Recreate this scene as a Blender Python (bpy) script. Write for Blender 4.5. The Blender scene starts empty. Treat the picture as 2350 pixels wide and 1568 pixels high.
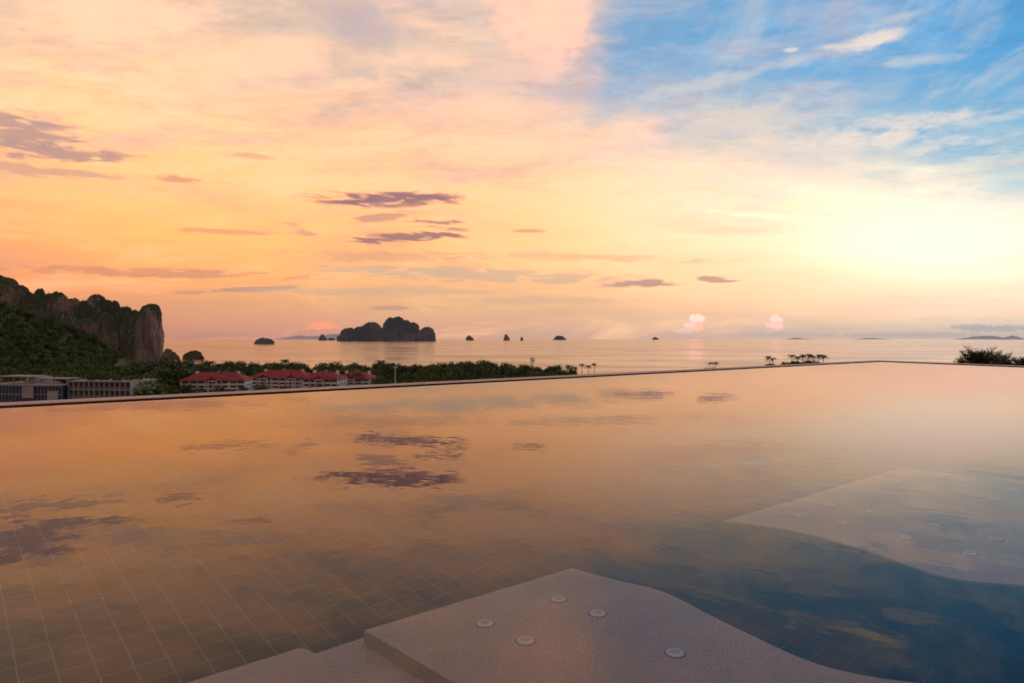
import bpy, math, random
import numpy as np
from mathutils import Vector, noise, Matrix
random.seed(7)
F=1567.0; CX=1175.0; HY=778.0; H=32.0
scene=bpy.context.scene
scene.view_settings.view_transform='Standard'
scene.view_settings.look='None'
scene.view_settings.exposure=0
def lin(c):
    r=[]
    for v in c:
        v/=255.0
        r.append(v/12.92 if v<=0.04045 else ((v+0.055)/1.055)**2.4)
    return r
def slin(c):
    l=lin(c)
    return [v if v<t else v+(v-t)*g for v,t,g in zip(l,(0.84,0.86,0.86),(3.1,1.4,1.2))]
def P(px,py,D):
    return Vector(((px-CX)/F*D, D, H-(py-HY)/F*D))
# ---------------------------------------------------------------- nodes helper
class NT:
    def __init__(s,nt):
        s.nt=nt; s.n=nt.nodes; s.l=nt.links
        for x in list(s.n): s.n.remove(x)
    def new(s,t,**k):
        x=s.n.new(t)
        for a,b in k.items(): setattr(x,a,b)
        return x
    def put(s,sock,v):
        if v is None: return
        if isinstance(v,bpy.types.NodeSocket): s.l.new(v,sock)
        else: sock.default_value=v
    def M(s,op,a,b=None,c=None,clamp=False):
        x=s.new('ShaderNodeMath',operation=op); x.use_clamp=clamp
        s.put(x.inputs[0],a); s.put(x.inputs[1],b); s.put(x.inputs[2],c)
        return x.outputs[0]
    def MR(s,v,a,b,c=0.0,d=1.0,smooth=False):
        x=s.new('ShaderNodeMapRange'); x.clamp=True
        if smooth: x.interpolation_type='SMOOTHSTEP'
        s.put(x.inputs[0],v); s.put(x.inputs[1],a); s.put(x.inputs[2],b); s.put(x.inputs[3],c); s.put(x.inputs[4],d)
        return x.outputs[0]
    def mix(s,f,a,b,mode='MIX'):
        x=s.new('ShaderNodeMix',data_type='RGBA'); x.blend_type=mode
        for sock,v in ((x.inputs[0],f),(x.inputs[6],a),(x.inputs[7],b)):
            if isinstance(v,(tuple,list)): v=tuple(v)[:3]+(1.0,)
            s.put(sock,v)
        return x.outputs[2]
    def noise(s,vec,scale,detail=4,rough=0.5,dist=0.0):
        x=s.new('ShaderNodeTexNoise')
        if vec is not None: s.put(x.inputs['Vector'],vec)
        x.inputs['Scale'].default_value=scale; x.inputs['Detail'].default_value=detail
        x.inputs['Roughness'].default_value=rough; x.inputs['Distortion'].default_value=dist
        return x
    def comb(s,x,y,z=0.0):
        c=s.new('ShaderNodeCombineXYZ'); s.put(c.inputs[0],x); s.put(c.inputs[1],y); s.put(c.inputs[2],z); return c.outputs[0]
    def sep(s,v):
        c=s.new('ShaderNodeSeparateXYZ'); s.put(c.inputs[0],v); return c.outputs
    def mapping(s,v,scale=(1,1,1),rot=(0,0,0),loc=(0,0,0),t='POINT'):
        m=s.new('ShaderNodeMapping'); m.vector_type=t; s.put(m.inputs[0],v)
        m.inputs['Scale'].default_value=scale; m.inputs['Rotation'].default_value=rot; m.inputs['Location'].default_value=loc
        return m.outputs[0]
def mat(name):
    m=bpy.data.materials.new(name); m.use_nodes=True
    return m,NT(m.node_tree)
def pbr(name,col,rough=0.8,var=0.25,scale=1.0,bump=0.0,emit=None,emit_s=1.0,spec=0.3,objrand=0.0,metal=0.0):
    m,n=mat(name)
    out=n.new('ShaderNodeOutputMaterial'); b=n.new('ShaderNodeBsdfPrincipled')
    tc=n.new('ShaderNodeTexCoord')
    nz=n.noise(tc.outputs['Object'],scale,5,0.6)
    f=n.MR(nz.outputs[0],0.3,0.7)
    c=n.mix(f,[v*(1-var) for v in col],[min(1,v*(1+var)) for v in col])
    if objrand>0:
        oi=n.new('ShaderNodeObjectInfo')
        k=n.MR(oi.outputs['Random'],0,1,1-objrand,1+objrand)
        kk=n.comb(k,k,k)
        c=n.mix(1.0,c,kk,'MULTIPLY')
    n.put(b.inputs['Base Color'],c)
    b.inputs['Roughness'].default_value=rough; b.inputs['Specular IOR Level'].default_value=spec
    b.inputs['Metallic'].default_value=metal
    if emit:
        b.inputs['Emission Color'].default_value=tuple(emit)+(1,); b.inputs['Emission Strength'].default_value=emit_s
    n.l.new(b.outputs[0],out.inputs[0])
    return m
# ---------------------------------------------------------------- mesh helper
class MB:
    def __init__(s): s.v=[]; s.f=[]; s.m=[]
    def quad(s,a,b,c,d,m=0):
        i=len(s.v); s.v+= [tuple(a),tuple(b),tuple(c),tuple(d)]; s.f.append((i,i+1,i+2,i+3)); s.m.append(m)
    def tri(s,a,b,c,m=0):
        i=len(s.v); s.v+= [tuple(a),tuple(b),tuple(c)]; s.f.append((i,i+1,i+2)); s.m.append(m)
    def box(s,x0,x1,y0,y1,z0,z1,m=0):
        i=len(s.v)
        s.v+=[(x0,y0,z0),(x1,y0,z0),(x1,y1,z0),(x0,y1,z0),(x0,y0,z1),(x1,y0,z1),(x1,y1,z1),(x0,y1,z1)]
        for q in ((0,3,2,1),(4,5,6,7),(0,1,5,4),(1,2,6,5),(2,3,7,6),(3,0,4,7)):
            s.f.append(tuple(i+k for k in q)); s.m.append(m)
    def tube(s,pts,rad,seg=6,m=0):
        base=len(s.v)
        for k,p in enumerate(pts):
            p=Vector(p)
            d=(Vector(pts[min(k+1,len(pts)-1)])-Vector(pts[max(k-1,0)])).normalized()
            a=d.cross(Vector((0,0,1)) if abs(d.z)<0.9 else Vector((1,0,0))).normalized(); b=d.cross(a)
            for j in range(seg):
                t=2*math.pi*j/seg
                s.v.append(tuple(p+(a*math.cos(t)+b*math.sin(t))*rad[k]))
        for k in range(len(pts)-1):
            for j in range(seg):
                j2=(j+1)%seg
                s.f.append((base+k*seg+j,base+k*seg+j2,base+(k+1)*seg+j2,base+(k+1)*seg+j)); s.m.append(m)
    def mesh(s,name,mats,smooth=False):
        me=bpy.data.meshes.new(name); me.from_pydata(s.v,[],s.f)
        for m in mats: me.materials.append(m)
        me.polygons.foreach_set('material_index',s.m)
        if smooth: me.polygons.foreach_set('use_smooth',[True]*len(s.f))
        me.update(); return me
    def obj(s,name,mats,parent=None,smooth=False):
        return add(name,s.mesh(name,mats,smooth),parent)
def add(name,me,parent=None):
    o=bpy.data.objects.new(name,me); scene.collection.objects.link(o)
    if parent: o.parent=parent
    return o
# ================================================================= WORLD / SKY
w=bpy.data.worlds.new('World'); scene.world=w; w.use_nodes=True
n=NT(w.node_tree)
ys=[-900,-400,-150,0,100,200,280,350,450,550,630,700,745,772]
xs=[-400,0,300,600,900,1200,1330,1450,1800,2100,2350,2800]
T={
-900:[(150,135,150)]*5+[(120,130,160)]*2+[(95,125,165)]*5,
-400:[(200,172,160),(200,172,160),(200,170,158),(195,168,162),(185,163,168),(142,148,172),(112,140,175),(92,136,180),(82,134,182),(75,132,182),(70,129,182),(70,129,182)],
-150:[(226,190,162),(226,190,162),(226,188,162),(215,180,167),(212,182,176),(200,180,184),(150,162,192),(110,153,200),(92,152,205),(82,150,205),(72,146,205),(72,146,205)],
0:[(226,198,173),(230,202,173),(246,218,184),(230,202,180),(210,188,186),(248,216,188),(236,206,192),(122,173,214),(110,173,219),(100,172,220),(74,153,214),(70,147,207)],
100:[(242,212,169),(246,216,171),(251,223,176),(239,208,176),(229,199,180),(242,211,187),(225,199,195),(124,171,212),(114,173,220),(102,171,221),(78,160,218),(75,157,213)],
200:[(252,220,160),(254,224,162),(251,219,168),(242,209,172),(226,196,180),(230,203,186),(208,191,198),(155,182,211),(145,184,217),(116,175,220),(94,169,219),(90,165,215)],
280:[(249,208,145),(251,212,148),(254,218,156),(251,214,162),(243,207,169),(240,209,180),(238,209,188),(218,206,202),(194,203,210),(148,191,219),(116,180,219),(110,177,217)],
350:[(245,194,132),(249,202,139),(255,219,148),(254,216,153),(250,210,160),(248,214,172),(248,218,184),(247,222,193),(234,221,206),(204,213,214),(145,192,219),(130,188,218)],
450:[(247,188,123),(250,196,130),(254,213,134),(255,214,139),(254,212,148),(255,224,162),(255,232,175),(254,239,192),(253,244,211),(249,248,226),(208,221,220),(178,206,217)],
550:[(245,171,110),(248,180,114),(254,198,114),(255,205,124),(254,204,132),(255,218,149),(255,227,163),(255,237,183),(255,247,212),(255,252,234),(252,247,229),(222,222,212)],
630:[(236,155,107),(241,164,111),(244,178,112),(245,186,118),(242,190,133),(247,203,144),(251,212,152),(254,222,163),(255,238,190),(255,248,216),(255,249,220),(240,226,200)],
700:[(228,147,115),(231,153,117),(234,159,117),(237,173,124),(235,182,138),(237,189,145),(238,195,150),(241,201,158),(246,214,176),(251,224,190),(247,224,197),(230,205,180)],
745:[(211,138,119),(213,140,119),(216,147,120),(223,158,128),(224,168,138),(226,176,146),(227,182,151),(229,187,158),(230,196,169),(230,203,180),(225,203,184),(210,185,170)],
772:[(188,127,119),(191,129,119),(195,136,123),(202,146,130),(206,156,138),(208,166,147),(210,170,152),(210,174,158),(206,180,167),(196,181,174),(186,178,176),(178,165,162)]}
def tabcol(px,py):
    py=max(ys[0],min(ys[-1],py)); px=max(xs[0],min(xs[-1],px))
    j=max(0,min(len(ys)-2,sum(1 for y in ys if y<=py)-1)); i=max(0,min(len(xs)-2,sum(1 for x in xs if x<=px)-1))
    fy=(py-ys[j])/(ys[j+1]-ys[j]); fx=(px-xs[i])/(xs[i+1]-xs[i])
    g=lambda a,b:np.array(T[ys[a]][b],float)
    return (g(j,i)*(1-fx)+g(j,i+1)*fx)*(1-fy)+(g(j+1,i)*(1-fx)+g(j+1,i+1)*fx)*fy
def skycol(azd,eld):
    a=math.radians(azd); e=math.radians(eld)
    aa=max(-math.radians(50),min(math.radians(50),a))
    px=CX+F*math.tan(aa); py=HY-F*math.tan(min(e,1.2))/math.cos(aa)
    c=np.array(slin(tabcol(px,py)))
    zen=np.array(lin((120,117,145))); back=np.array(lin((145,128,138)))
    k=min(1,max(0,(eld-38)/40)); c=c*(1-k)+zen*k
    k=min(1,max(0,(abs(azd)-55)/70)); c=c*(1-k)+back*k
    return c
tc=n.new('ShaderNodeTexCoord')
vn=n.new('ShaderNodeVectorMath',operation='NORMALIZE'); n.l.new(tc.outputs['Generated'],vn.inputs[0])
x,y,z=n.sep(vn.outputs[0])
az=n.M('ARCTAN2',x,y); el=n.M('ARCSINE',z)
elp=n.M('MAXIMUM',el,0.0)
den=n.M('ADD',n.M('MAXIMUM',z,0.0),0.13)
PV=n.comb(n.M('DIVIDE',x,den),n.M('DIVIDE',y,den),0.0)
nw=n.noise(n.mapping(PV,(1.3,1.9,1),(0,0,0.35)),1.7,8,0.68,0.2)
nwc=n.sep(nw.outputs['Color'])
damp=n.MR(elp,0.0,0.3,0.08,1.0)
azw=n.M('MULTIPLY_ADD',n.M('MULTIPLY',n.M('SUBTRACT',nwc[0],0.5),damp),0.26,az)
elw=n.M('MULTIPLY_ADD',n.M('MULTIPLY',n.M('SUBTRACT',nwc[1],0.5),damp),0.17,elp)
A=[-180,-110,-60,-42,-36,-31,-26,-20,-14,-8,-3,1,4,6,8,10,13,17,22,27,31,35,40,50,75,120,180]
E=[0,0.35,1.3,2.8,5,7.5,10,12.5,15,17.5,20,23,26.5,33,45,75]
t=n.MR(azw,-math.pi,math.pi)
prev=None
for k,e in enumerate(E):
    r=n.new('ShaderNodeValToRGB'); cr=r.color_ramp; cr.interpolation='LINEAR'
    while len(cr.elements)<len(A): cr.elements.new(0.5)
    for i,a in enumerate(A): cr.elements[i].position=(a+180)/360.0
    for i,a in enumerate(A):
        c=skycol(a,e); cr.elements[i].color=(c[0],c[1],c[2],1)
    n.put(r.inputs[0],t)
    if prev is None: prev=r.outputs[0]
    else:
        f=n.MR(elw,math.radians(E[k-1]),math.radians(e)); prev=n.mix(f,prev,r.outputs[0])
col=prev
AE=n.comb(az,el,0.0)
SV=n.mapping(AE,(4.0,20.0,1),loc=(0,0,0.3))
st=n.noise(SV,1.0,7,0.62,0.5).outputs[0]
pn=n.noise(n.mapping(PV,(0.9,2.1,1),(0,0,0.45)),1.7,9,0.66,0.4).outputs[0]
up=n.MR(el,0.14,0.28)
lowm=n.MR(az,0.40,0.0,0.2,1.0)
m1=n.M('MULTIPLY',n.M('MULTIPLY',n.MR(st,0.5,0.68),n.MR(el,0.12,0.28,0.42,0.12)),lowm)
col=n.mix(m1,col,slin((214,162,136)))
m2=n.M('MULTIPLY',n.MR(st,0.48,0.30),n.MR(el,0.1,0.28,0.45,0.2))
col=n.mix(m2,col,slin((255,232,172)))
lf=n.MR(az,0.13,0.0)
m3=n.M('MULTIPLY',n.M('MULTIPLY',n.MR(pn,0.50,0.64),up),n.M('MULTIPLY',lf,0.68))
col=n.mix(m3,col,slin((206,184,178)))
m4=n.M('MULTIPLY',n.M('MULTIPLY',n.MR(pn,0.50,0.38),up),n.M('MULTIPLY',lf,0.55))
col=n.mix(m4,col,slin((252,228,188)))
wn=n.noise(n.mapping(PV,(1.9,0.75,1),(0,0,-0.95)),2.0,9,0.68,0.3).outputs[0]
wm=n.M('MULTIPLY',n.MR(wn,0.47,0.68,smooth=True),n.M('MULTIPLY',n.MR(az,0.12,0.3),n.MR(el,0.10,0.2)))
col=n.mix(n.M('MULTIPLY',wm,0.40),col,slin((222,216,214)))
mo=n.noise(n.mapping(PV,(7,11,1),(0,0,0.6)),1.5,6,0.65,0.5).outputs[0]
mm=n.M('MULTIPLY',n.M('SUBTRACT',mo,0.5),n.M('MULTIPLY',up,n.MR(pn,0.40,0.58,0.10,0.6)))
mmv=n.M('ADD',1.0,mm)
col=n.mix(1.0,col,n.comb(n.M('ADD',1.0,n.M('MULTIPLY',mm,0.7)),mmv,n.M('ADD',1.0,n.M('MULTIPLY',mm,0.9))),'MULTIPLY')
fine=n.noise(n.mapping(AE,(16,80,1),loc=(0,0,1.7)),1.0,6,0.62,0.6).outputs[0]
puff=n.noise(n.mapping(AE,(110,120,1),loc=(0,0,1.7)),1.0,4,0.65,0.2).outputs[0]
CW=(238,228,216)
B=[(890,458,185,20,(155,116,122),.95,0,0),(880,498,90,11,(190,145,135),.7,6,0),(1005,513,80,13,(178,134,130),.85,0,0),
(940,543,175,17,(168,126,122),.95,3,0),(60,300,170,42,(190,154,146),.85,-10,0),(110,352,230,26,(186,150,142),.85,-4,0),(110,392,190,20,(206,164,144),.7,-6,0),
(400,412,85,13,(220,160,128),.8,-5,0),(590,358,60,8,(225,175,140),.7,-4,0),(520,532,150,7,(214,152,120),.6,-2,0),(690,527,50,14,(200,150,130),.6,-20,0),
(1490,650,110,11,(196,156,142),.95,2,0),(1640,642,68,9,(200,160,145),.9,-4,0),(1080,632,430,22,(200,178,156),.65,-2,0),
(380,628,460,13,(214,148,118),.75,-2,0),(560,665,150,7,(188,148,135),.8,3,0),(900,668,340,15,(210,178,150),.6,0,0),(900,590,260,16,(220,166,132),.6,0,0),
(1380,592,260,12,(224,184,150),.6,-2,0),(1210,530,45,5,(220,170,135),.8,0,0),(930,707,95,6,(198,148,132),.7,0,0),(1250,690,280,10,(218,178,150),.5,0,0),
(1820,500,330,9,(255,250,228),.6,-4,0),(1700,530,200,12,(250,226,186),.6,0,0),
(735,748,42,11,(250,162,128),.9,0,1),
(1598,732,19,15,(255,230,212),1.,0,1),(1590,748,26,14,(250,214,196),1.,0,1),(1570,758,36,9,(236,200,184),.95,0,1),(1602,752,13,14,(252,194,166),.8,0,1),
(1782,733,19,13,(252,222,206),1.,0,1),(1776,749,23,15,(244,208,192),1.,0,1),(1768,758,20,9,(224,188,176),.95,0,1),(1800,768,130,7,(196,175,172),.75,0,1),
(2100,769,240,7,(184,170,170),.7,0,1),(2280,754,120,10,(166,166,174),.75,0,1),(2220,750,60,7,(176,172,178),.7,0,1),
(1990,97,95,22,CW,.95,12,2),(1900,108,60,12,CW,.7,8,2),(1813,115,36,9,CW,.9,4,2),(2060,285,220,30,CW,.7,6,2),(1960,320,170,26,(240,230,214),.75,4,2),(2190,330,170,22,(234,226,218),.7,12,2),(2280,365,150,20,(236,228,218),.7,14,2),(2300,270,120,14,(205,215,220),.6,12,2),
(1680,178,350,20,(214,210,210),.6,13,2),(2110,140,130,18,(205,210,216),.6,5,2),(1620,300,300,40,(234,217,203),.5,14,2),(2050,45,90,12,(200,205,214),.6,14,2),
(1250,40,150,120,(252,219,186),.9,-35,2),(1120,190,270,60,(240,208,190),.6,14,2),(600,115,240,16,(253,216,176),.8,4,2),(300,40,250,60,(252,225,184),.6,2,2),(820,60,110,70,(202,182,184),.7,-20,2),(640,190,200,30,(212,187,176),.5,6,2),
(2150,555,480,130,(255,252,240),.95,0,3),(1960,460,360,60,(255,251,232),.5,-14,3)]
def ang(px,py):
    X=(px-CX)/F; a=math.atan(X); return a, math.atan((HY-py)/F*math.cos(a))
NS={0:n.M('MULTIPLY',n.M('SUBTRACT',fine,0.5),3.9),1:n.M('MULTIPLY',n.M('SUBTRACT',puff,0.5),2.4),2:n.M('MULTIPLY',n.M('ADD',n.M('SUBTRACT',wn,0.5),n.M('MULTIPLY',n.M('SUBTRACT',mo,0.5),0.6)),3.6)}
for (px,py,rx,ry,c,op,rot,kind) in B:
    a0,e0=ang(px,py); ra=abs(ang(px+rx,py)[0]-ang(px-rx,py)[0])/2; re=abs(ang(px,py-ry)[1]-ang(px,py+ry)[1])/2
    s=(ang(px+50,py)[1]-ang(px-50,py)[1])/(ang(px+50,py)[0]-ang(px-50,py)[0])+math.tan(math.radians(rot))
    q=n.mapping(AE,(ra,re,1),(0,0,math.atan(s)),(a0,e0,0),'TEXTURE')
    ln=n.new('ShaderNodeVectorMath',operation='LENGTH'); n.l.new(q,ln.inputs[0])
    if kind==3:
        f=n.MR(ln.outputs['Value'],1.0,0.0,0.0,op,smooth=True)
    else:
        v=n.M('SUBTRACT',NS[kind],ln.outputs['Value'])
        g=n.MR(ln.outputs['Value'],1.35,0.7)
        lo,hi={0:(-1.0,-0.4),1:(-0.95,-0.6),2:(-1.15,0.0)}[kind]
        v=n.MR(v,lo,hi,0.0,op,smooth=True); f=n.M('MULTIPLY',v,g)
    col=n.mix(f,col,slin(c))
SUN_AZ=math.radians(56); SUN_EL=math.radians(11)
sky=n.new('ShaderNodeTexSky'); sky.sky_type='NISHITA'; sky.sun_disc=False; sky.sun_elevation=SUN_EL; sky.sun_rotation=SUN_AZ
bg1=n.new('ShaderNodeBackground'); n.put(bg1.inputs[0],col); bg1.inputs[1].default_value=0.98
bg2=n.new('ShaderNodeBackground'); n.put(bg2.inputs[0],sky.outputs[0]); bg2.inputs[1].default_value=0.002
ad=n.new('ShaderNodeAddShader'); n.l.new(bg1.outputs[0],ad.inputs[0]); n.l.new(bg2.outputs[0],ad.inputs[1])
wo=n.new('ShaderNodeOutputWorld'); n.l.new(ad.outputs[0],wo.inputs[0])
sl=bpy.data.lights.new('sun','SUN'); sl.energy=0.5; sl.angle=math.radians(10); sl.color=(1,0.80,0.58)
so=bpy.data.objects.new('sun',sl); scene.collection.objects.link(so)
d=Vector((math.sin(SUN_AZ)*math.cos(SUN_EL),math.cos(SUN_AZ)*math.cos(SUN_EL),math.sin(SUN_EL)))
so.rotation_euler=d.to_track_quat('Z','Y').to_euler(); so.location=(60,40,80)
# ================================================================= CAMERA
cd=bpy.data.cameras.new('camera'); cam=bpy.data.objects.new('camera',cd); scene.collection.objects.link(cam); scene.camera=cam
cam.location=(0,0,H); cam.rotation_euler=(math.radians(90-0.22),0,0); cd.lens=24.0; cd.sensor_width=36; cd.clip_start=0.05; cd.clip_end=400000
cd.dof.use_dof=True; cd.dof.focus_distance=4.0; cd.dof.aperture_fstop=3.2
# ================================================================= SEA
m,n=mat('sea_water')
out=n.new('ShaderNodeOutputMaterial'); b=n.new('ShaderNodeBsdfPrincipled'); tc=n.new('ShaderNodeTexCoord')
o=tc.outputs['Object']
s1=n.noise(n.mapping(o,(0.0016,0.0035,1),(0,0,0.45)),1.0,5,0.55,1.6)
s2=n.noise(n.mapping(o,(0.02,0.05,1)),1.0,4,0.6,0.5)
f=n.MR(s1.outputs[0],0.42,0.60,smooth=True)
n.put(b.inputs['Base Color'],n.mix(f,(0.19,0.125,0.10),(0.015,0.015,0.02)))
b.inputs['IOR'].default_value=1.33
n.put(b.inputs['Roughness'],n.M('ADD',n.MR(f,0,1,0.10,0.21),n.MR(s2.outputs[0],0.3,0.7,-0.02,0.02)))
n.l.new(b.outputs[0],out.inputs[0])
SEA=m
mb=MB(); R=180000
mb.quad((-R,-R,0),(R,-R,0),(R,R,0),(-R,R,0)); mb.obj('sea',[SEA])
# ================================================================= LAND
LEAFG=(0.07,0.10,0.024)
m_land=pbr('ground_cover',(0.05,0.06,0.03),0.95,0.5,0.05)
def coastY(x):
    if x<-320: return 545+min(1.9,(-320-x)/330.0)*605
    if x<60: return 545
    if x<180: return 545+(x-60)/120*135
    return 680
def landz(x,y):
    d=coastY(x)-y
    z=3.0 if d>12 else 3.0*(d/12.0)
    if z<-6: z=-6
    hill=max(0,-x-0.18*max(0,y-550)-370)*0.38
    hill=min(hill,66+0.1*max(0,hill-66))*max(0,min(1,(y-250)/250.0))*max(0.04,min(1,(980-y)/200.0))
    if d>0: z+=hill*min(1,d/60)
    z+=noise.noise(Vector((x*0.01,y*0.01,0)))*min(4.0,hill*0.2)
    return z
nx,ny=200,130; vs=[];fs=[]
for j in range(ny+1):
    for i in range(nx+1):
        X=-1200+i*12.0; Y=-350+j*12.5; vs.append((X,Y,landz(X,Y)))
for j in range(ny):
    for i in range(nx):
        a=j*(nx+1)+i; fs.append((a,a+1,a+nx+2,a+nx+1))
me=bpy.data.meshes.new('ground'); me.from_pydata(vs,[],fs); me.materials.append(m_land)
me.polygons.foreach_set('use_smooth',[True]*len(fs)); add('ground',me)
# ================================================================= KARST
def karst_mat(name,haze,hs,dark=1.0,S=1.0,vegcov=0.5):
    m,n=mat(name)
    out=n.new('ShaderNodeOutputMaterial'); b=n.new('ShaderNodeBsdfPrincipled'); b.inputs['Roughness'].default_value=0.95; b.inputs['Specular IOR Level'].default_value=0.1
    tc=n.new('ShaderNodeTexCoord'); g=n.new('ShaderNodeNewGeometry')
    o=tc.outputs['Object']
    v1=n.noise(n.mapping(o,(S*0.06,S*0.06,S*0.016)),1,5,0.7,0.6)
    v2=n.noise(n.mapping(o,(S*0.016,S*0.016,S*0.010)),1,4,0.5,0.3)
    v3=n.noise(n.mapping(o,(S*0.12,S*0.12,S*0.12)),1,5,0.7)
    rock=n.mix(n.MR(v1.outputs[0],0.38,0.62),[c*dark for c in (0.05,0.04,0.036)],[c*dark for c in (0.44,0.36,0.30)])
    rock=n.mix(n.MR(v2.outputs[0],0.5,0.62,0,0.55),rock,[c*dark for c in (0.40,0.22,0.13)])
    veg=n.mix(n.MR(v3.outputs[0],0.35,0.65),(0.014,0.025,0.009),(0.052,0.078,0.02))
    nz=n.sep(g.outputs['Normal'])[2]
    f=n.M('ADD',n.M('MULTIPLY',nz,1.6),n.M('MULTIPLY',n.M('SUBTRACT',v3.outputs[0],0.5),2.0))
    f=n.M('ADD',f,n.M('MULTIPLY',n.M('SUBTRACT',v2.outputs[0],vegcov),-5.5))
    f=n.MR(f,0.05,0.35)
    n.put(b.inputs['Base Color'],n.mix(f,rock,veg))
    b.inputs['Emission Color'].default_value=tuple(haze)+(1,); b.inputs['Emission Strength'].default_value=hs  # constant emission on the rock imitates airlight haze
    n.l.new(b.outputs[0],out.inputs[0]); return m
def karst(name,towers,material,D0,seg=72,rings=44,amp=0.2,p=3.0,seed=0):
    mb=MB()
    for ti,(px,hw,ty,D,ky) in enumerate(towers):
        c=P(px,HY,D); r=hw/F*D; top=H-(ty-HY)/F*D
        b0=len(mb.v)
        for k in range(rings+1):
            t=k/rings; zt=1-(1-t)**1.6
            z=-2+zt*(top+2)
            rf=max(0.0,(1-zt**p))**(1/2.0)*1.0
            rf*=1.0+0.10*math.sin(zt*5+ti)*(1-zt)
            for j in range(seg):
                a=2*math.pi*j/seg
                q=Vector((math.cos(a)*1.0,math.sin(a)*1.0,z/r*0.45))
                off=Vector((seed+ti*7.3,ti*3.1,0))
                nn=noise.fractal(Vector((q.x*1.3,q.y*1.3,q.z*1.0))+off,0.7,2.1,5)
                n2=noise.fractal(Vector((q.x*3.5,q.y*3.5,q.z*1.8))+off,0.6,2.1,5)
                crack=-abs(noise.noise(Vector((q.x*3,q.y*3,q.z*0.5))+off*1.7))
                rr=r*rf*(1+amp*nn+amp*0.6*n2+amp*0.8*(crack+0.2))
                zz=z+ (r*(0.16*n2+0.15*nn)*zt if k<rings else 0)
                mb.v.append((c.x+math.cos(a)*rr,c.y+math.sin(a)*rr*ky,zz))
        for k in range(rings):
            for j in range(seg):
                j2=(j+1)%seg
                mb.f.append((b0+k*seg+j,b0+k*seg+j2,b0+(k+1)*seg+j2,b0+(k+1)*seg+j)); mb.m.append(0)
    return mb.obj(name,[material])
mk=karst_mat('limestone_cliff_rock',(0.010,0.007,0.006),1.0,0.66,1.0,0.53)
mk2=karst_mat('limestone_pillar_rock',(0.010,0.007,0.006),1.0,0.66,1.0,0.485)
Dc=1230
karst('limestone_cliff',[(-90,90,650,Dc,1),(-5,66,641,Dc,1),(45,34,656,Dc,1),(66,26,672,Dc-60,1),(92,17,664,Dc,1),(112,24,674,Dc,1),(135,30,673,Dc-30,1),(168,30,688,Dc,1),
 (192,24,692,Dc-50,1),(222,28,677,Dc,1),(245,24,690,Dc,1),(264,17,691,Dc,1),(288,28,706,Dc-20,1),(305,22,714,Dc-30,1),(300,20,726,Dc-70,1),(243,24,720,Dc-80,1),(150,28,716,Dc-90,1),(90,30,705,Dc-90,1),(200,26,735,Dc-100,1)],mk,Dc,seed=1,p=5.0,amp=0.26)
karst('limestone_pillar',[(344,27,699,Dc-110,1.0),(333,20,716,Dc-120,0.9),(358,13,716,Dc-110,0.9)],mk2,Dc,seed=9,p=9,amp=0.14)
karst('sea_rock',[(386,15,802,1080,1),(398,11,810,1070,1)],mk,1080,seed=3,p=2.6,amp=.3)
karst('sea_rock',[(444,17,807,1080,1),(432,10,812,1075,1)],mk,1080,seed=4,p=2.8,amp=.3)
mi=karst_mat('island_rock_haze',(0.024,0.019,0.025),1.0,0.35,0.12,0.47)
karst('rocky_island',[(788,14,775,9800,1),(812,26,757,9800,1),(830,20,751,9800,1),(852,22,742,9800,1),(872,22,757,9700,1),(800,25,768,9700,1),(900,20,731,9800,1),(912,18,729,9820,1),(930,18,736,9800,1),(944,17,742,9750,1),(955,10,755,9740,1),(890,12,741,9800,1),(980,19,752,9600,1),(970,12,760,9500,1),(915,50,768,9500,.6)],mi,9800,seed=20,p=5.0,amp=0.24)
mi2=karst_mat('islet_rock_haze',(0.034,0.026,0.030),1.0,0.35,0.25,0.47)
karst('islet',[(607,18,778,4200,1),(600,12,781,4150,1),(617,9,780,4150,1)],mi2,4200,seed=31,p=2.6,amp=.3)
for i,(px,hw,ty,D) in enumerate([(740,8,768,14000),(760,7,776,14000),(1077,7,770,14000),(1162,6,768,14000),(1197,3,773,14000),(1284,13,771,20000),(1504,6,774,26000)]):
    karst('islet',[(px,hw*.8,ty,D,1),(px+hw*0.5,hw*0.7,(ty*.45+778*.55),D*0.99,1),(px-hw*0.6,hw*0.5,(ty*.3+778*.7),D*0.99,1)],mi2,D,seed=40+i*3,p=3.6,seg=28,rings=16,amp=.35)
mh=pbr('far_hill_haze',(0.10,0.09,0.10),1.0,0.1,0.0001,emit=(0.20,0.145,0.15),emit_s=1.0)  # hill surface emits to imitate the haze in front of it
def ridge(name,pts,D,material):
    mb=MB(); 
    xs_=np.linspace(pts[0][0],pts[-1][0],60)
    ysx=np.interp(xs_,[p[0] for p in pts],[p[1] for p in pts])
    ysx=[y_+noise.fractal(Vector((x_*0.05,D,0)),0.8,2,4)*1.2*min(1,(HY-y_)/4) for x_,y_ in zip(xs_,ysx)]
    for k in range(59):
        a=P(xs_[k],min(ysx[k],HY),D); b=P(xs_[k+1],min(ysx[k+1],HY),D)
        dd=D*0.03
        fa=Vector((a.x,a.y-dd,-5)); fb=Vector((b.x,b.y-dd,-5)); ba=Vector((a.x,a.y+dd,-5)); bb=Vector((b.x,b.y+dd,-5))
        mb.quad(fa,fb,b,a); mb.quad(a,b,bb,ba)
    return mb.obj(name,[material],smooth=True)
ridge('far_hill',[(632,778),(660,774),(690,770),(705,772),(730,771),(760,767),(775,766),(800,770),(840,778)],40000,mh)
mh2=pbr('far_hill_haze_blue',(0.10,0.10,0.11),1.0,0.1,0.0001,emit=(0.17,0.165,0.18),emit_s=1.0)  # bluish haze put in as surface emission
ridge('far_hill',[(2205,778),(2230,773),(2260,771),(2285,771),(2310,778)],40000,mh2)
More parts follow.
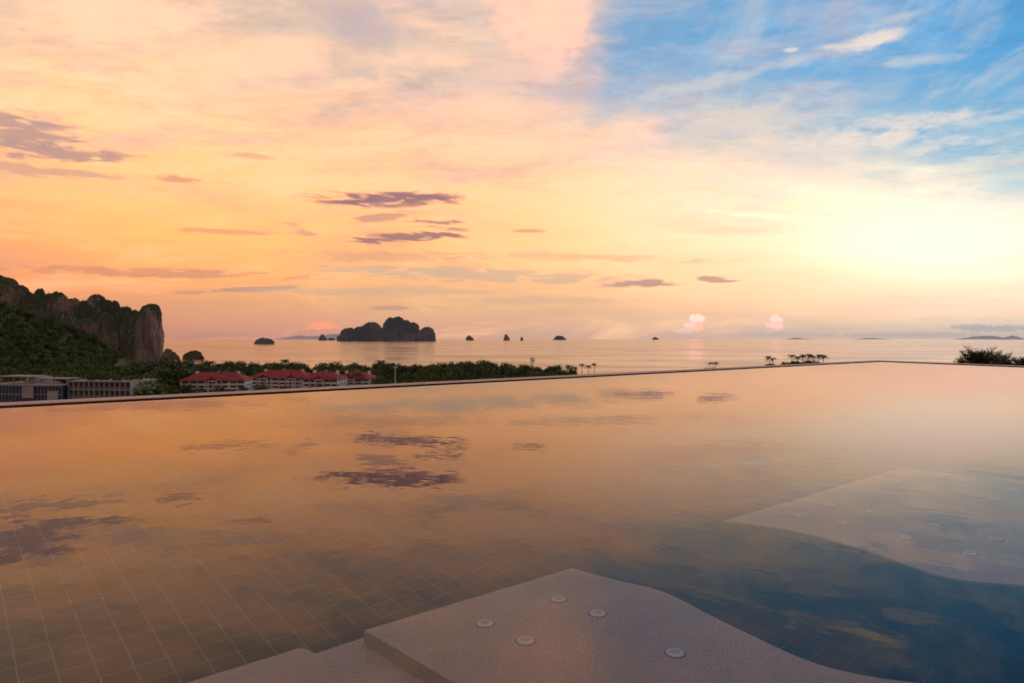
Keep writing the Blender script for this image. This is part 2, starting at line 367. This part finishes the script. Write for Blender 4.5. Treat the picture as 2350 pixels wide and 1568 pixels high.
ridge('far_hill',[(2308,778),(2316,772),(2325,770),(2335,778)],30000,mh2)
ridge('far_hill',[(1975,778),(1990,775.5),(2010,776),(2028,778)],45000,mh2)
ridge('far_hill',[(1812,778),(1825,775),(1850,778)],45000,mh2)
# ================================================================= TREES
m_leaf=pbr('leaf_green',LEAFG,0.75,0.6,0.5,objrand=0.5,spec=0.2)
m_leafp=pbr('palm_leaf',(0.045,0.062,0.02),0.65,0.4,0.5,objrand=0.3,spec=0.3)
m_bark=pbr('bark',(0.13,0.10,0.075),0.9,0.3,2)
def broadleaf(seed,h=9.0,rad=4.5,nl=12,nq=420):
    rnd=random.Random(seed); mb=MB()
    mb.tube([(0,0,-3),(0.1,0,h*0.25),(0.2,0.1,h*0.55),(0.1,0,h*0.8)],[0.35,0.28,0.2,0.08],6,1)
    lobes=[]
    for i in range(nl):
        a=rnd.uniform(0,6.28); rr=rad*math.sqrt(rnd.random())*0.75; zz=h*rnd.uniform(0.38,0.88)
        c=Vector((math.cos(a)*rr,math.sin(a)*rr,zz*(1-0.12*rr/rad))); s_=rad*rnd.uniform(0.28,0.5)
        lobes.append((c,s_)); mb.tube([(0.1,0,h*0.3),(c.x*0.5,c.y*0.5,(h*0.35+c.z)/2),tuple(c)],[0.16,0.1,0.04],4,1)
    for i in range(nq):
        c,s_=rnd.choice(lobes)
        u=Vector((rnd.gauss(0,1),rnd.gauss(0,1),rnd.gauss(0,1)+0.25)).normalized()
        p=c+u*s_*rnd.uniform(0.6,1.12); p.z=max(p.z,h*0.15)
        nrm=(u+Vector((rnd.uniform(-.7,.7),rnd.uniform(-.7,.7),rnd.uniform(-.3,.8)))).normalized()
        a=nrm.cross(Vector((rnd.random(),rnd.random(),rnd.random()))).normalized(); b_=nrm.cross(a)
        q=rnd.uniform(0.35,0.72)
        mb.quad(p-a*q,p-b_*q*0.6,p+a*q,p+b_*q*0.6,0)
    return mb.mesh('broadleaf_%d'%seed,[m_leaf,m_bark])
def palm(seed,h=13.0):
    rnd=random.Random(seed); mb=MB(); lean=rnd.uniform(-1.6,1.6); ly=rnd.uniform(-1,1)
    pts=[(lean*(k/8)**2,ly*(k/8)**2,-2+(h+2)*k/8) for k in range(9)]
    mb.tube(pts,[0.30-0.012*k for k in range(9)],7,1)
    top=Vector(pts[-1])
    for i in range(22):
        a=i*2.399+rnd.uniform(-.2,.2); e=rnd.uniform(-0.35,1.2); L=rnd.uniform(4.0,5.0)
        d=Vector((math.cos(a),math.sin(a),0)); side=Vector((-math.sin(a),math.cos(a),0))
        spine=[]; 
        for k in range(11):
            t=k/10; spine.append(top+d*(L*t*math.cos(e*(1-t*0.4)))+Vector((0,0,L*(math.sin(e)*t-0.75*t*t))))
        mb.tube([tuple(q) for q in spine[::2]],[0.06,0.05,0.04,0.03,0.02,0.01],4,0)
        for k in range(1,11):
            for sd in (-1,1):
                for hh in (0,0.5):
                    p=spine[k-1].lerp(spine[k],hh); dirn=(spine[k]-spine[k-1]).normalized()
                    ll=0.95*math.sin(min(1,(k+hh)/10*0.9+0.12)*math.pi)+0.15
                    tip=p+side*sd*ll*0.75+dirn*ll*0.45+Vector((0,0,-ll*0.45))
                    mb.tri(p-dirn*0.10,p+dirn*0.16,tip,0)
    for i in range(6):
        a=rnd.uniform(0,6.28); c=top+Vector((math.cos(a)*0.3,math.sin(a)*0.3,-0.35)); mb.tube([c+Vector((0,0,.15)),c,c-Vector((0,0,.15))],[0.05,0.14,0.05],5,1)
    return mb.mesh('palm_%d'%seed,[m_leafp,m_bark])
TM=[broadleaf(s,9+s%3,4.4+0.3*(s%2)) for s in range(5)]
PM=[palm(s,12.5) for s in range(4)]
def inst(name,me,loc,sc,parent=None,rz=None,sz=None):
    o=add(name,me,parent); o.location=loc; o.rotation_euler=(0,0,random.uniform(0,6.28) if rz is None else rz); o.scale=(sc,sc,sz or sc); return o
EX=[(-20,312,250),(366,570,352),(560,860,378),(1195,1245,392)]
mass=bpy.data.objects.new('distant_trees',None); scene.collection.objects.link(mass)
cnt=0
for k in range(9800):
    Y=random.uniform(205,1120); px=random.uniform(-60,1320)
    if Y>535 and px>300: continue
    if random.random()>min(1,Y/520.0)*0.64: continue
    X=(px-CX)/F*Y
    if coastY(X)-Y<6: continue
    if px<150 and Y>860: continue
    bad=False
    for a,b_,dd in EX:
        mg=7/Y*F
        if a-mg*0.3<px<b_+mg*0.3 and Y<dd: bad=True
    if bad: continue
    z=landz(X,Y)
    sc=random.uniform(0.65,1.15)
    if px<430 and Y<520 and px>312: sc*=1.4
    if 430<px<560 and Y>380: sc*=1.2
    if 560<px<860 and Y>400: sc*=1.12
    if 860<px<1180: sc*=1.1+0.4*noise.noise(Vector((X*0.03,Y*0.03,5)))
    if px>1180: sc*=0.92
    inst('tree',random.choice(TM),(X,Y,z-0.6),sc,mass); cnt+=1
for px,ty,D,w_ in [(1632,842,560,14),(1650,845,560,10),(1770,834,600,10),(1825,827,600,14),(1845,826,600,14),(1865,826,600,12),(1885,830,600,10),(1805,831,600,10),(1180,849,500,24),(1160,847,480,24),(1250,847,500,26),(1215,846,480,24),(1280,853,520,24),(1120,849,470,30),(1060,851,460,30),(940,847,450,40),(880,845,440,26),(995,853,450,30)]:
    X=(px-CX)/F*D
    for q in range(5):
        tz=H-(ty-HY)/F*D; 
        inst('tree',random.choice(TM),(X+random.uniform(-1,1)*w_/F*D*0.6,D+random.uniform(-8,8),2.5),(tz-2.5)/10.0*random.uniform(.8,1.05),mass)
for q in range(70):
    px=random.uniform(380,850); D=random.uniform(290,345)
    inst('tree',random.choice(TM),((px-CX)/F*D,D,3.0),random.uniform(0.35,0.75),mass)
def palmat(px,ty,D,k=0):
    tz=H-(ty-HY)/F*D; X=(px-CX)/F*D; g=landz(X,D)
    sc=(tz-g)/14.0; return inst('palm_tree',PM[k%4],(X,D,g-0.3),max(0.75,min(1.5,sc)) if sc<1.5 else sc)
PL=[(480,826,430),(500,832,440),(545,831,450),(560,841,440),(640,831,470),(660,822,480),(668,831,470),(700,841,470),(818,836,460),(870,824,440),(884,834,450),(925,837,450),(940,841,440),(978,845,460),
(1018,834,450),(1030,840,455),(1036,833,470),(1056,836,470),(1078,837,450),(1092,842,460),(1102,845,470),(1133,840,430),(1160,845,470),(1176,836,470),(1196,840,480),(1262,849,480),(1300,854,500),(1335,859,520),
(1628,831,560),(1640,836,570),(1768,816,600),(1776,820,605),(1818,812,600),(1828,816,610),(1840,812,600),(1858,811,600),(1866,814,605),(1878,811,600),(1888,814,600),(340,834,400),(440,830,430),(600,840,430),(760,840,470),(1005,846,470),(905,843,430),(1350,858,540),(1365,859,540),(420,834,430),(615,838,440),(650,836,450),(850,842,450)]
for i,(px,ty,D) in enumerate(PL): palmat(px,ty,D,i)
def feather(seed):
    rnd=random.Random(seed); mb=MB()
    mb.tube([(0,0,-2),(0.1,0,8),(0.3,0.1,16),(0.2,0,22)],[0.45,0.36,0.22,0.06],7,1)
    for i in range(95):
        z0=rnd.uniform(9,21); a=rnd.uniform(0,6.28); L=rnd.uniform(2.0,5.2)*(1.15-(z0-9)/16.0*0.75); e=rnd.uniform(0.2,0.9)
        d=Vector((math.cos(a)*math.cos(e),math.sin(a)*math.cos(e),math.sin(e)))
        p0=Vector((0.2,0,z0)); pts=[p0,p0+d*L*0.5,p0+d*L]; mb.tube([tuple(q) for q in pts],[0.08,0.05,0.02],4,1)
        for k in range(30):
            t=rnd.uniform(0.25,1.05); p=p0+d*L*t+Vector((rnd.gauss(0,.35),rnd.gauss(0,.35),rnd.gauss(0,.3)))
            u=Vector((rnd.uniform(-1,1),rnd.uniform(-1,1),rnd.uniform(-0.3,1))).normalized(); s_=u.cross(Vector((.3,.5,.8))).normalized()
            q=rnd.uniform(0.35,0.8); mb.quad(p-u*q*0.2,p+s_*0.11,p+u*q,p-s_*0.11,0)
    return mb.mesh('feather_%d'%seed,[m_leafp,m_bark])
FM=[feather(1),feather(2)]
for i,(px,ty,D) in enumerate([(2230,790,190),(2250,796,196),(2268,793,190),(2290,795,200),(2306,806,196),(2334,814,185),(2350,808,190),(2366,804,190),(2216,808,196)]):
    tz=H-(ty-HY)/F*D; X=(px-CX)/F*D; sc=(tz-3)/23.5
    inst('casuarina_tree',FM[i%2],(X,D,3),sc)
# ================================================================= BUILDINGS
m_white=pbr('white_painted_wall',(0.70,0.62,0.57),0.85,0.15,0.3)
m_red=pbr('red_roof_tile',(0.28,0.036,0.034),0.75,0.45,0.5)
m_glass=pbr('window_glass',(0.02,0.022,0.03),0.3,0.2,0.5,spec=0.4)
m_dark=pbr('dark_taupe',(0.16,0.14,0.125),0.9,0.2,0.4)  # plain dark grey-brown for railings and mast
m_blue=pbr('blue_glass',(0.02,0.04,0.085),0.3,0.4,0.4,spec=0.4)
m_conc=pbr('concrete',(0.36,0.32,0.29),0.9,0.2,0.3)
m_thatch=pbr('thatch',(0.20,0.13,0.09),0.95,0.4,1.5)
def resort(name,px0,px1,D,zroof,nfl,depth,rot=0.0,bay=3.6,gables=2,roofh=3.6):
    e=bpy.data.objects.new(name,None); scene.collection.objects.link(e)
    x0=(px0-CX)/F*D; x1=(px1-CX)/F*D; W=x1-x0
    e.location=((x0+x1)/2,D,0); e.rotation_euler=(0,0,rot)
    g=2.5; fh=(zroof-g)/nfl
    wl=MB(); gl=MB(); rf=MB(); bl=MB()
    h=W/2
    wl.box(-h,h,1.6,depth,g,zroof)
    nb=max(2,int(W/bay)); bw=W/nb
    for f_ in range(nfl):
        z0=g+f_*fh
        bl.box(-h-0.15,h+0.15,-0.1,1.58,z0+fh-0.35,z0+fh+0.0)
        for i in range(nb+1):
            cx=-h+i*bw; wd=0.45 if i%3 else 0.9
            bl.box(cx-wd/2,cx+wd/2,0.0,1.56,z0+0.01,z0+fh-0.36)
        for i in range(nb):
            a=-h+i*bw+0.4; b_=a+bw-0.8
            gl.box(a+0.1,b_-0.1,1.50,1.57,z0+0.15,z0+fh-0.55)
            bl.box(a+0.1,b_-0.1,0.05,0.15,z0+0.02,z0+0.75)
        for i in range(int(depth/4)):
            for sx in (-1,1):
                yy=3+i*4; 
                if yy+1.4<depth: gl.box(sx*(h+0.01)-0.04,sx*(h+0.01)+0.04,yy,yy+1.3,z0+0.9,z0+2.3)
    ov=0.9
    def hip(xa,xb,ya,yb,z,hh):
        rl=min((yb-ya)/2,(xb-xa)/2)*0.9; ym=(ya+yb)/2
        A_,B_,C_,D_=(xa,ya,z),(xb,ya,z),(xb,yb,z),(xa,yb,z); E_=(xa+rl,ym,z+hh); F_=(xb-rl,ym,z+hh)
        rf.quad(A_,B_,F_,E_); rf.quad(C_,D_,E_,F_); rf.tri(B_,C_,F_); rf.tri(D_,A_,E_); rf.box(xa,xb,ya,yb,z-0.22,z-0.005)
        rf.box(xa+rl,xb-rl,ym-0.15,ym+0.15,z+hh-0.1,z+hh+0.12)
    hip(-h-ov,h+ov,-ov,depth+ov,zroof+0.24,roofh)
    for gi in range(gables):
        cx=-h+W*(gi+0.5)/gables; gw=2.6
        zt=zroof+0.30
        rf.tri((cx-gw,-1.3,zt),(cx+gw,-1.3,zt),(cx,-1.3,zt+1.7))
        rf.quad((cx-gw-.3,-1.5,zt-0.1),(cx,-1.5,zt+1.9),(cx,depth*0.4,zt+1.9),(cx-gw-.3,0.8,zt-0.1)); rf.quad((cx+gw+.3,-1.5,zt-0.1),(cx+gw+.3,0.8,zt-0.1),(cx,depth*0.4,zt+1.9),(cx,-1.5,zt+1.9))
        bl.box(cx-gw+.4,cx+gw-.4,-1.26,-0.12,zroof-0.4,zroof+0.0)
        bl.box(cx-gw+.4,cx-gw+.8,-1.2,-0.12,g,zroof-0.42); bl.box(cx+gw-.8,cx+gw-.4,-1.2,-0.12,g,zroof-0.42)
    for i in range(3):
        cx=-h+W*(i+0.4)/3; wl.box(cx,cx+1.3,depth*0.55,depth*0.55+1.2,zroof+1.0,zroof+roofh+0.5)
    wl.obj('walls',[m_white],e); gl.obj('windows',[m_glass],e); rf.obj('roof',[m_red],e); bl.obj('balconies',[m_white],e)
    return e
def zpx(py,D): return H-(py-HY)/F*D
resort('red_roof_hotel',418,558,345,zpx(874,345),4,15,rot=0.10,gables=1,roofh=3.8)
resort('red_roof_hotel',376,440,362,zpx(889,362),2,12,rot=0.25,gables=0,roofh=2.8)
resort('red_roof_hotel',572,705,372,zpx(868,372),4,16,rot=-0.06,gables=2,roofh=3.9)
resort('red_roof_hotel',692,775,356,zpx(871,356),4,15,rot=-0.10,gables=1,roofh=3.8)
resort('red_roof_hotel',764,848,378,zpx(870,378),4,15,rot=-0.2,gables=1,roofh=3.6)
e=bpy.data.objects.new('modern_hotel',None); scene.collection.objects.link(e)
D=240; e.location=((298-CX)/F*D,D,0); e.rotation_euler=(0,0,-0.13)
zt=zpx(876,D); a=MB(); g=MB(); bl=MB(); rfm=MB()
W=24.0
a.box(-W,0,2.0,14,3,zt-0.3)
rfm.box(-W-0.3,0.3,-0.3,14.3,zt-0.28,zt+0.12)
for f_ in range(5):
    z1=zt-0.3-f_*2.95
    a.box(-W,0,-0.0,1.98,z1-2.95,z1-2.65)
    for i in range(13):
        xx=-W+i*W/12; a.box(xx-0.17,xx+0.17,0.0,1.97,z1-2.64,z1-0.02)
    for i in range(12):
        xx=-W+(i+0.5)*W/12; g.box(xx-0.75,xx+0.75,1.93,1.99,z1-2.6,z1-0.4); bl.box(xx-0.78,xx+0.78,0.1,0.16,z1-2.6,z1-1.75)
B0,B1=-54,-W-0.5
g2=MB(); g2.box(B0,B1,-2,12,3,zt-1.6)
for i in range(22):
    xx=B0+i*(B1-B0)/21; a.box(xx-0.06,xx+0.06,-2.12,-2.003,3,zt-1.65)
for f_ in range(5): a.box(B0,B1,-2.16,-2.125,zt-1.9-f_*2.95,zt-1.65-f_*2.95)
rfm.box(B0-0.5,B1+0.3,-2.6,12.3,zt-1.58,zt-1.15)
a.box(-40,-35.5,-2.5,-2.2,zt-6,zt-1.6); a.box(-30,-26,-2.5,-2.2,zt-9,zt-3.4)
rfm.box(-52,-40,0,8,zt+1.3,zt+1.6); 
for xx in (-51.5,-46,-40.5): a.box(xx-0.15,xx+0.15,0.3,0.6,zt-1.1,zt+1.28)
a.box(-44,-38,3,9,zt-1.1,zt+1.25); rfm.box(-37,-26,2,9,zt+0.5,zt+0.75)
for xx in (-36.5,-31,-26.5): a.box(xx-0.12,xx+0.12,2.2,2.5,zt-1.1,zt+0.48)
a.obj('frame',[m_conc],e); g.obj('windows',[m_glass],e); g2.obj('blue_glazing',[m_blue],e); bl.obj('railings',[m_dark],e); rfm.obj('roof_slabs',[m_conc],e)
rg=bpy.data.objects.new('roof_garden',None); scene.collection.objects.link(rg); rg.parent=e
for i in range(40):
    xx=random.uniform(-33,-0.8); o=inst('shrub',random.choice(TM),(xx,random.uniform(1,9),zt-0.5 if xx>-W else zt-1.6),random.uniform(0.14,0.26),rg)
for px,py,D in [(548,893,300),(500,898,290),(590,901,280),(840,884,330)]:
    mb=MB(); r=3.2; z=zpx(py,D); X=(px-CX)/F*D
    for k in range(8):
        t0=k*math.pi/4; t1=(k+1)*math.pi/4
        mb.tri((r*math.cos(t0),r*math.sin(t0),0),(r*math.cos(t1),r*math.sin(t1),0),(0,0,2.4),0)
    mb.tube([(0,0,2.2),(0,0,2.8)],[0.3,0.1],6,0)
    for k in range(4):
        t0=k*math.pi/2+0.4; mb.box(2.3*math.cos(t0)-.1,2.3*math.cos(t0)+.1,2.3*math.sin(t0)-.1,2.3*math.sin(t0)+.1,3-z,0.3,1)
    o=mb.obj('thatched_pavilion',[m_thatch,m_bark]); o.location=(X,D,z-2.4)
mb=MB(); D=400; X=(1221-CX)/F*D; zt_=zpx(821,D)
for sx,sy in ((-.6,-.6),(.6,-.6),(.6,.6),(-.6,.6)): mb.tube([(sx*1.3,sy*1.3,2),(sx*.6,sy*.6,zt_)],[0.13,0.10],5)
k=3.0
while k<zt_-1:
    mb.tube([(-.7,-.7,k),(.7,-.7,k+1)],[.06,.06],4); mb.tube([(.7,-.7,k),(-.7,-.7,k+1)],[.06,.06],4); k+=1.2
for t_ in range(3):
    a_=t_*2.1
    mb.box(1.1*math.cos(a_)-.3,1.1*math.cos(a_)+.3,1.1*math.sin(a_)-.12,1.1*math.sin(a_)+.12,zt_-2.4,zt_-0.2)
mb.tube([(0,0,zt_-3),(0,0,zt_+0.8)],[.08,.06],5)
o=mb.obj('telecom_mast',[m_dark]); o.location=(X,D,0)
mb=MB(); D=300; z=zpx(842,D); mb.tube([(0,0,2),(0,0,z)],[0.28,0.16],8); mb.box(-.9,.9,-.12,.12,z-0.25,z); mb.box(-.9,-.4,-.35,.35,z-0.45,z-0.27); mb.box(.4,.9,-.35,.35,z-0.45,z-0.27)
o=mb.obj('light_pole',[m_white]); o.location=((907-CX)/F*D,D,0)
# ================================================================= POOL
ROT=math.radians(40.3); WZ=H-1.0
e1=(math.cos(ROT),math.sin(ROT)); e2=(-math.sin(ROT),math.cos(ROT))
def loc(x,y): return (x*e1[0]+y*e1[1], x*e2[0]+y*e2[1])
def un(px,py,dep):
    dx=(px-CX)/F; dz=(py-HY)/F; x=dx/dz; y=1/dz; r=math.hypot(x,y)
    si=math.sin(math.atan(r))/1.333; t=dep*math.tan(math.asin(si))
    return loc(x+x/r*t,y+y/r*t)
N0,N1=-1.04,12.45; S0,S1n,S1f=-18.0,26.05,31.9
FD=-1.25
def tile_mat(name,size=0.14,base=(0.004,0.005,0.008),base2=(0.010,0.011,0.016),grout=(0.27,0.235,0.20)):
    m,n=mat(name)
    out=n.new('ShaderNodeOutputMaterial'); b=n.new('ShaderNodeBsdfPrincipled'); b.inputs['Roughness'].default_value=0.6; b.inputs['Specular IOR Level'].default_value=0.05
    tc=n.new('ShaderNodeTexCoord'); ox=n.sep(tc.outputs['Object']); nn=n.sep(tc.outputs['Normal'])
    L=[];C=[]
    for k in range(3):
        q=n.M('DIVIDE',ox[k],size); fr=n.M('ABSOLUTE',n.M('SUBTRACT',n.M('FRACT',q),0.5))
        ln=n.MR(fr,0.472,0.477); msk=n.M('LESS_THAN',n.M('ABSOLUTE',nn[k]),0.71)
        L.append(n.M('MULTIPLY',ln,msk)); C.append(n.M('FLOOR',q))
    line=n.M('MAXIMUM',n.M('MAXIMUM',L[0],L[1]),L[2])
    wn=n.new('ShaderNodeTexWhiteNoise'); wn.noise_dimensions='3D'; n.put(wn.inputs['Vector'],n.comb(C[0],C[1],C[2]))
    nz=n.noise(tc.outputs['Object'],0.6,4,0.6)
    c=n.mix(wn.outputs['Value'],base,base2)
    gx=n.MR(ox[0],4.5,-0.5,0.20,1.15)
    gr=n.mix(n.MR(nz.outputs[0],0.3,0.7),[v*0.65 for v in grout],grout)
    gr=n.mix(1.0,gr,n.comb(gx,gx,gx),'MULTIPLY')
    n.put(b.inputs['Base Color'],n.mix(line,c,gr)); n.l.new(b.outputs[0],out.inputs[0])
    return m
m_tile=tile_mat('pool_tile')
m,n=mat('pool_water')
out=n.new('ShaderNodeOutputMaterial'); tc=n.new('ShaderNodeTexCoord')
w1=n.noise(n.mapping(tc.outputs['Object'],(1,1,1)),1.3,3,0.5,0.3); w2=n.noise(n.mapping(tc.outputs['Object'],(1,0.6,1)),7.0,2,0.5,0.2)
hgt=n.M('ADD',n.M('MULTIPLY',w1.outputs[0],0.0016),n.M('MULTIPLY',w2.outputs[0],0.0006))
bp=n.new('ShaderNodeBump'); bp.inputs['Strength'].default_value=1.0; bp.inputs['Distance'].default_value=1.0; n.put(bp.inputs['Height'],hgt)
fr=n.new('ShaderNodeFresnel'); fr.inputs['IOR'].default_value=1.32; n.put(fr.inputs['Normal'],bp.outputs[0])
gl=n.new('ShaderNodeBsdfGlossy'); gl.inputs['Roughness'].default_value=0.0; gl.inputs['Color'].default_value=(0.87,0.84,0.83,1); n.put(gl.inputs['Normal'],bp.outputs[0])
rf=n.new('ShaderNodeBsdfRefraction'); rf.inputs['IOR'].default_value=1.333; rf.inputs['Roughness'].default_value=0.0; rf.inputs['Color'].default_value=(0.97,0.97,0.96,1); n.put(rf.inputs['Normal'],bp.outputs[0])
mx=n.new('ShaderNodeMixShader'); n.put(mx.inputs[0],fr.outputs[0]); n.l.new(rf.outputs[0],mx.inputs[1]); n.l.new(gl.outputs[0],mx.inputs[2]); n.l.new(mx.outputs[0],out.inputs[0])
m_water=m
def place(o): o.location=(0,0,WZ); o.rotation_euler=(0,0,ROT); return o
mb=MB(); mb.quad((S0,N0,0),(S1n,N0,0),(S1f,N1,0),(S0,N1,0)); place(mb.obj('pool_water',[m_water]))
mb=MB()
q=[(S0,N0),(S1n,N0),(S1f,N1),(S0,N1)]
mb.quad(*[(a_,b_,FD) for a_,b_ in q])
for i in range(4):
    a_,b_=q[i],q[(i+1)%4]
    mb.quad((a_[0],a_[1],FD),(b_[0],b_[1],FD),(b_[0],b_[1],0.006),(a_[0],a_[1],0.006))
place(mb.obj('swimming_pool',[m_tile]))
m_rim=pbr('rim_stone',(0.58,0.40,0.30),0.75,0.15,3)
m_rimd=pbr('rim_dark_tile',(0.02,0.02,0.024),0.5,0.2,4,spec=0.15)
mb=MB()
RW=0.46; RH=0.018
u=Vector((S1f-S1n,N1-N0)).normalized(); nr=Vector((u.y,-u.x))
in0=Vector((S1n,N0)); in1=Vector((S1f,N1)); in2=Vector((S0,N1))
o1=Vector((in1.x+RW*1.1+0.21,N1+RW)); o0=in0+nr*RW; o2=Vector((S0,N1+RW))
def V3(p,z): return (p[0],p[1],z)
for (ia,ib,oa,ob) in ((in0,in1,o0,o1),(in1,in2,o1,o2)):
    mb.quad(V3(ia,0.0065),V3(ib,0.0065),V3(ib,RH),V3(ia,RH),1)
    ma=ia.lerp(oa,0.28); mb_=ib.lerp(ob,0.28)
    mb.quad(V3(ia,RH),V3(ib,RH),V3(mb_,RH),V3(ma,RH),1)
    mb.quad(V3(ma,RH),V3(mb_,RH),V3(ob,RH+.016),V3(oa,RH+.016),0)
    mb.quad(V3(oa,RH+.016),V3(ob,RH+.016),V3(ob,-29),V3(oa,-29),0)
place(mb.obj('pool_rim',[m_rim,m_rimd]))
mb=MB(); mb.box(S0-8,S1n+6,N0-9,N0,-29,0.10); mb.box(S0-8,S0,N0+0.003,N1+RW,-29,0.097)
place(mb.obj('pool_deck',[m_rim]))
m,n=mat('pebble_render')
out=n.new('ShaderNodeOutputMaterial'); b=n.new('ShaderNodeBsdfPrincipled'); b.inputs['Roughness'].default_value=0.9
tc=n.new('ShaderNodeTexCoord'); g1=n.noise(tc.outputs['Object'],200,2,0.7); g2_=n.noise(tc.outputs['Object'],2.5,5,0.6)
vo=n.new('ShaderNodeTexVoronoi'); n.put(vo.inputs['Vector'],tc.outputs['Object']); vo.inputs['Scale'].default_value=130
c=n.mix(n.MR(g1.outputs[0],0.35,0.65),(0.30,0.225,0.17),(0.80,0.66,0.53))
c=n.mix(0.4,c,vo.outputs['Color'],'SOFT_LIGHT')
c=n.mix(n.MR(g2_.outputs[0],0.35,0.7,0,0.5),c,(0.42,0.32,0.25))
n.put(b.inputs['Base Color'],c); n.l.new(b.outputs[0],out.inputs[0]); m_sand=m
def smooth_curve(pts,k=5):
    o=[]
    for i in range(len(pts)-1):
        p0=pts[max(0,i-1)];p1=pts[i];p2=pts[i+1];p3=pts[min(len(pts)-1,i+2)]
        for j in range(k):
            t_=j/k
            o.append(tuple(0.5*((2*p1[d_])+(-p0[d_]+p2[d_])*t_+(2*p0[d_]-5*p1[d_]+4*p2[d_]-p3[d_])*t_**2+(-p0[d_]+3*p1[d_]-3*p2[d_]+p3[d_])*t_**3) for d_ in (0,1)))
    o.append(tuple(pts[-1])); return o
def to_n(p0,p1,nv):
    t_=(nv-p0[1])/(p1[1]-p0[1]); return (p0[0]+(p1[0]-p0[0])*t_,nv)
def bed(name,poly,dep,lip=0.06):
    a_=sum(poly[i][0]*poly[(i+1)%len(poly)][1]-poly[(i+1)%len(poly)][0]*poly[i][1] for i in range(len(poly)))
    if a_<0: poly=poly[::-1]
    mb=MB(); n_=len(poly)
    mb.v=[(p[0],p[1],-dep) for p in poly]+[(p[0],p[1],-dep-lip) for p in poly]+[(p[0],p[1],FD+0.002) for p in poly]
    mb.f=[tuple(range(n_))]; mb.m=[0]
    for k in range(n_):
        k2=(k+1)%n_; mb.f.append((k,n_+k,n_+k2,k2)); mb.m.append(0); mb.f.append((n_+k,2*n_+k,2*n_+k2,n_+k2)); mb.m.append(1)
    return place(mb.obj(name,[m_sand,m_tile]))
d1=0.20; NB=-1.0
c1=[(1312,1305),(1420,1333),(1500,1352),(1560,1376),(1640,1418),(1720,1457),(1800,1495),(1880,1527),(1970,1549),(2080,1566),(2300,1590)]
cv=smooth_curve([un(a_,b_,d1) for a_,b_ in c1])
p0=un(835,1448,d1); p1=un(1040,1568,d1)
bed('submerged_lounge_bed',[to_n(p0,p1,NB),p0]+cv+[(cv[-1][0]+2.5,NB+0.0)],d1,0.14)
d3=0.32
a0=un(800,1475,d3); q0=un(700,1503,d3)
dirv=(p1[0]-p0[0],p1[1]-p0[1])
a0=(p0[0]+0.35,a0[1]); q0=(q0[0]-0.3,q0[1]-0.02)
bed('submerged_bench',[to_n(a0,(a0[0]+dirv[0],a0[1]+dirv[1]),NB),a0,q0,to_n(q0,(q0[0]+dirv[0],q0[1]+dirv[1]),NB)],d3,0.03)
r0=un(712,1497,d1); r1=un(830,1568,d1); l0=un(680,1491,d1); l1=un(430,1568,d1)
ll=(l1[0]-(l0[0]-l1[0])*4,l1[1]-(l0[1]-l1[1])*4)
bed('submerged_lounge_bed',[to_n(r0,r1,NB),r0,un(705,1492,d1),un(695,1490,d1),l0,l1,ll,(ll[0],NB)],d1,0.14)
c2=[(1660,1197),(1780,1212),(1870,1230),(1960,1255),(2060,1289),(2130,1314),(2190,1329),(2260,1338),(2350,1343),(2480,1350)]
cv2=smooth_curve([un(a_,b_,d1) for a_,b_ in c2])
s0=un(1915,1120,d1); s1=un(2350,1180,d1); s2=(s0[0]+(s1[0]-s0[0])*1.4,s0[1]+(s1[1]-s0[1])*1.4)
bed('submerged_lounge_bed',cv2+[s2,s0],d1,0.03)
d4=0.28
f0=un(1925,1117,d4); f1=un(2065,1075,d4); f2=un(2350,1104,d4); f3=(f1[0]+(f2[0]-f1[0])*1.5,f1[1]+(f2[1]-f1[1])*1.5)
dd=(s2[0]-s0[0],s2[1]-s0[1])
i0=un(1900,1133,d4)
i1=(i0[0]+dd[0],i0[1]+dd[1])
bed('submerged_bench',[i0,i1,f3,f1,f0],d4,0.03)
m_jet=pbr('jet_plastic',(0.80,0.77,0.73),0.4,0.06,20)
m_hole=pbr('jet_hole',(0.04,0.04,0.04),0.6,0.1,20)
m_joint=pbr('jet_gasket',(0.12,0.10,0.08),0.8,0.1,20)
mb=MB(); seg=24
prof=[(0.037,0.0),(0.037,0.0015),(0.033,0.002),(0.033,0.006),(0.030,0.009),(0.020,0.011),(0.0,0.012)]
for k,(r_,z_) in enumerate(prof):
    for j in range(seg): mb.v.append((r_*math.cos(2*math.pi*j/seg),r_*math.sin(2*math.pi*j/seg),z_))
for k in range(len(prof)-1):
    for j in range(seg):
        j2=(j+1)%seg; mb.f.append((k*seg+j,k*seg+j2,(k+1)*seg+j2,(k+1)*seg+j)); mb.m.append(2 if k<2 else 0)
for (rr,nh) in ((0.0,1),(0.012,6)):
    for h_ in range(nh):
        cx=rr*math.cos(2*math.pi*h_/6); cy=rr*math.sin(2*math.pi*h_/6); i=len(mb.v)
        for j in range(8): mb.v.append((cx+0.0034*math.cos(j*math.pi/4),cy+0.0034*math.sin(j*math.pi/4),0.0128))
        mb.f.append(tuple(range(i,i+8))); mb.m.append(1)
jm=mb.mesh('jet',[m_jet,m_hole,m_joint])
for (px,py,dp) in [(1282,1377,d1),(1372,1410,d1),(1113,1433,d1),(1206,1473,d1),(1550,1501,d1),(1833,1184,d1),(1905,1160,d1),(2000,1175,d1),(1932,1200,d1),(2145,1205,d1),(2078,1234,d1),(2285,1238,d1),(2225,1271,d1),
 (2060,1108,d4),(2150,1120,d4),(2198,1104,d4),(2283,1144,d4),(2328,1125,d4)]:
    s_,n_=un(px,py,dp); o=add('air_jet',jm)
    o.location=(s_*e1[0]+n_*e2[0],s_*e1[1]+n_*e2[1],WZ-dp+0.0005)
print('trees',cnt)
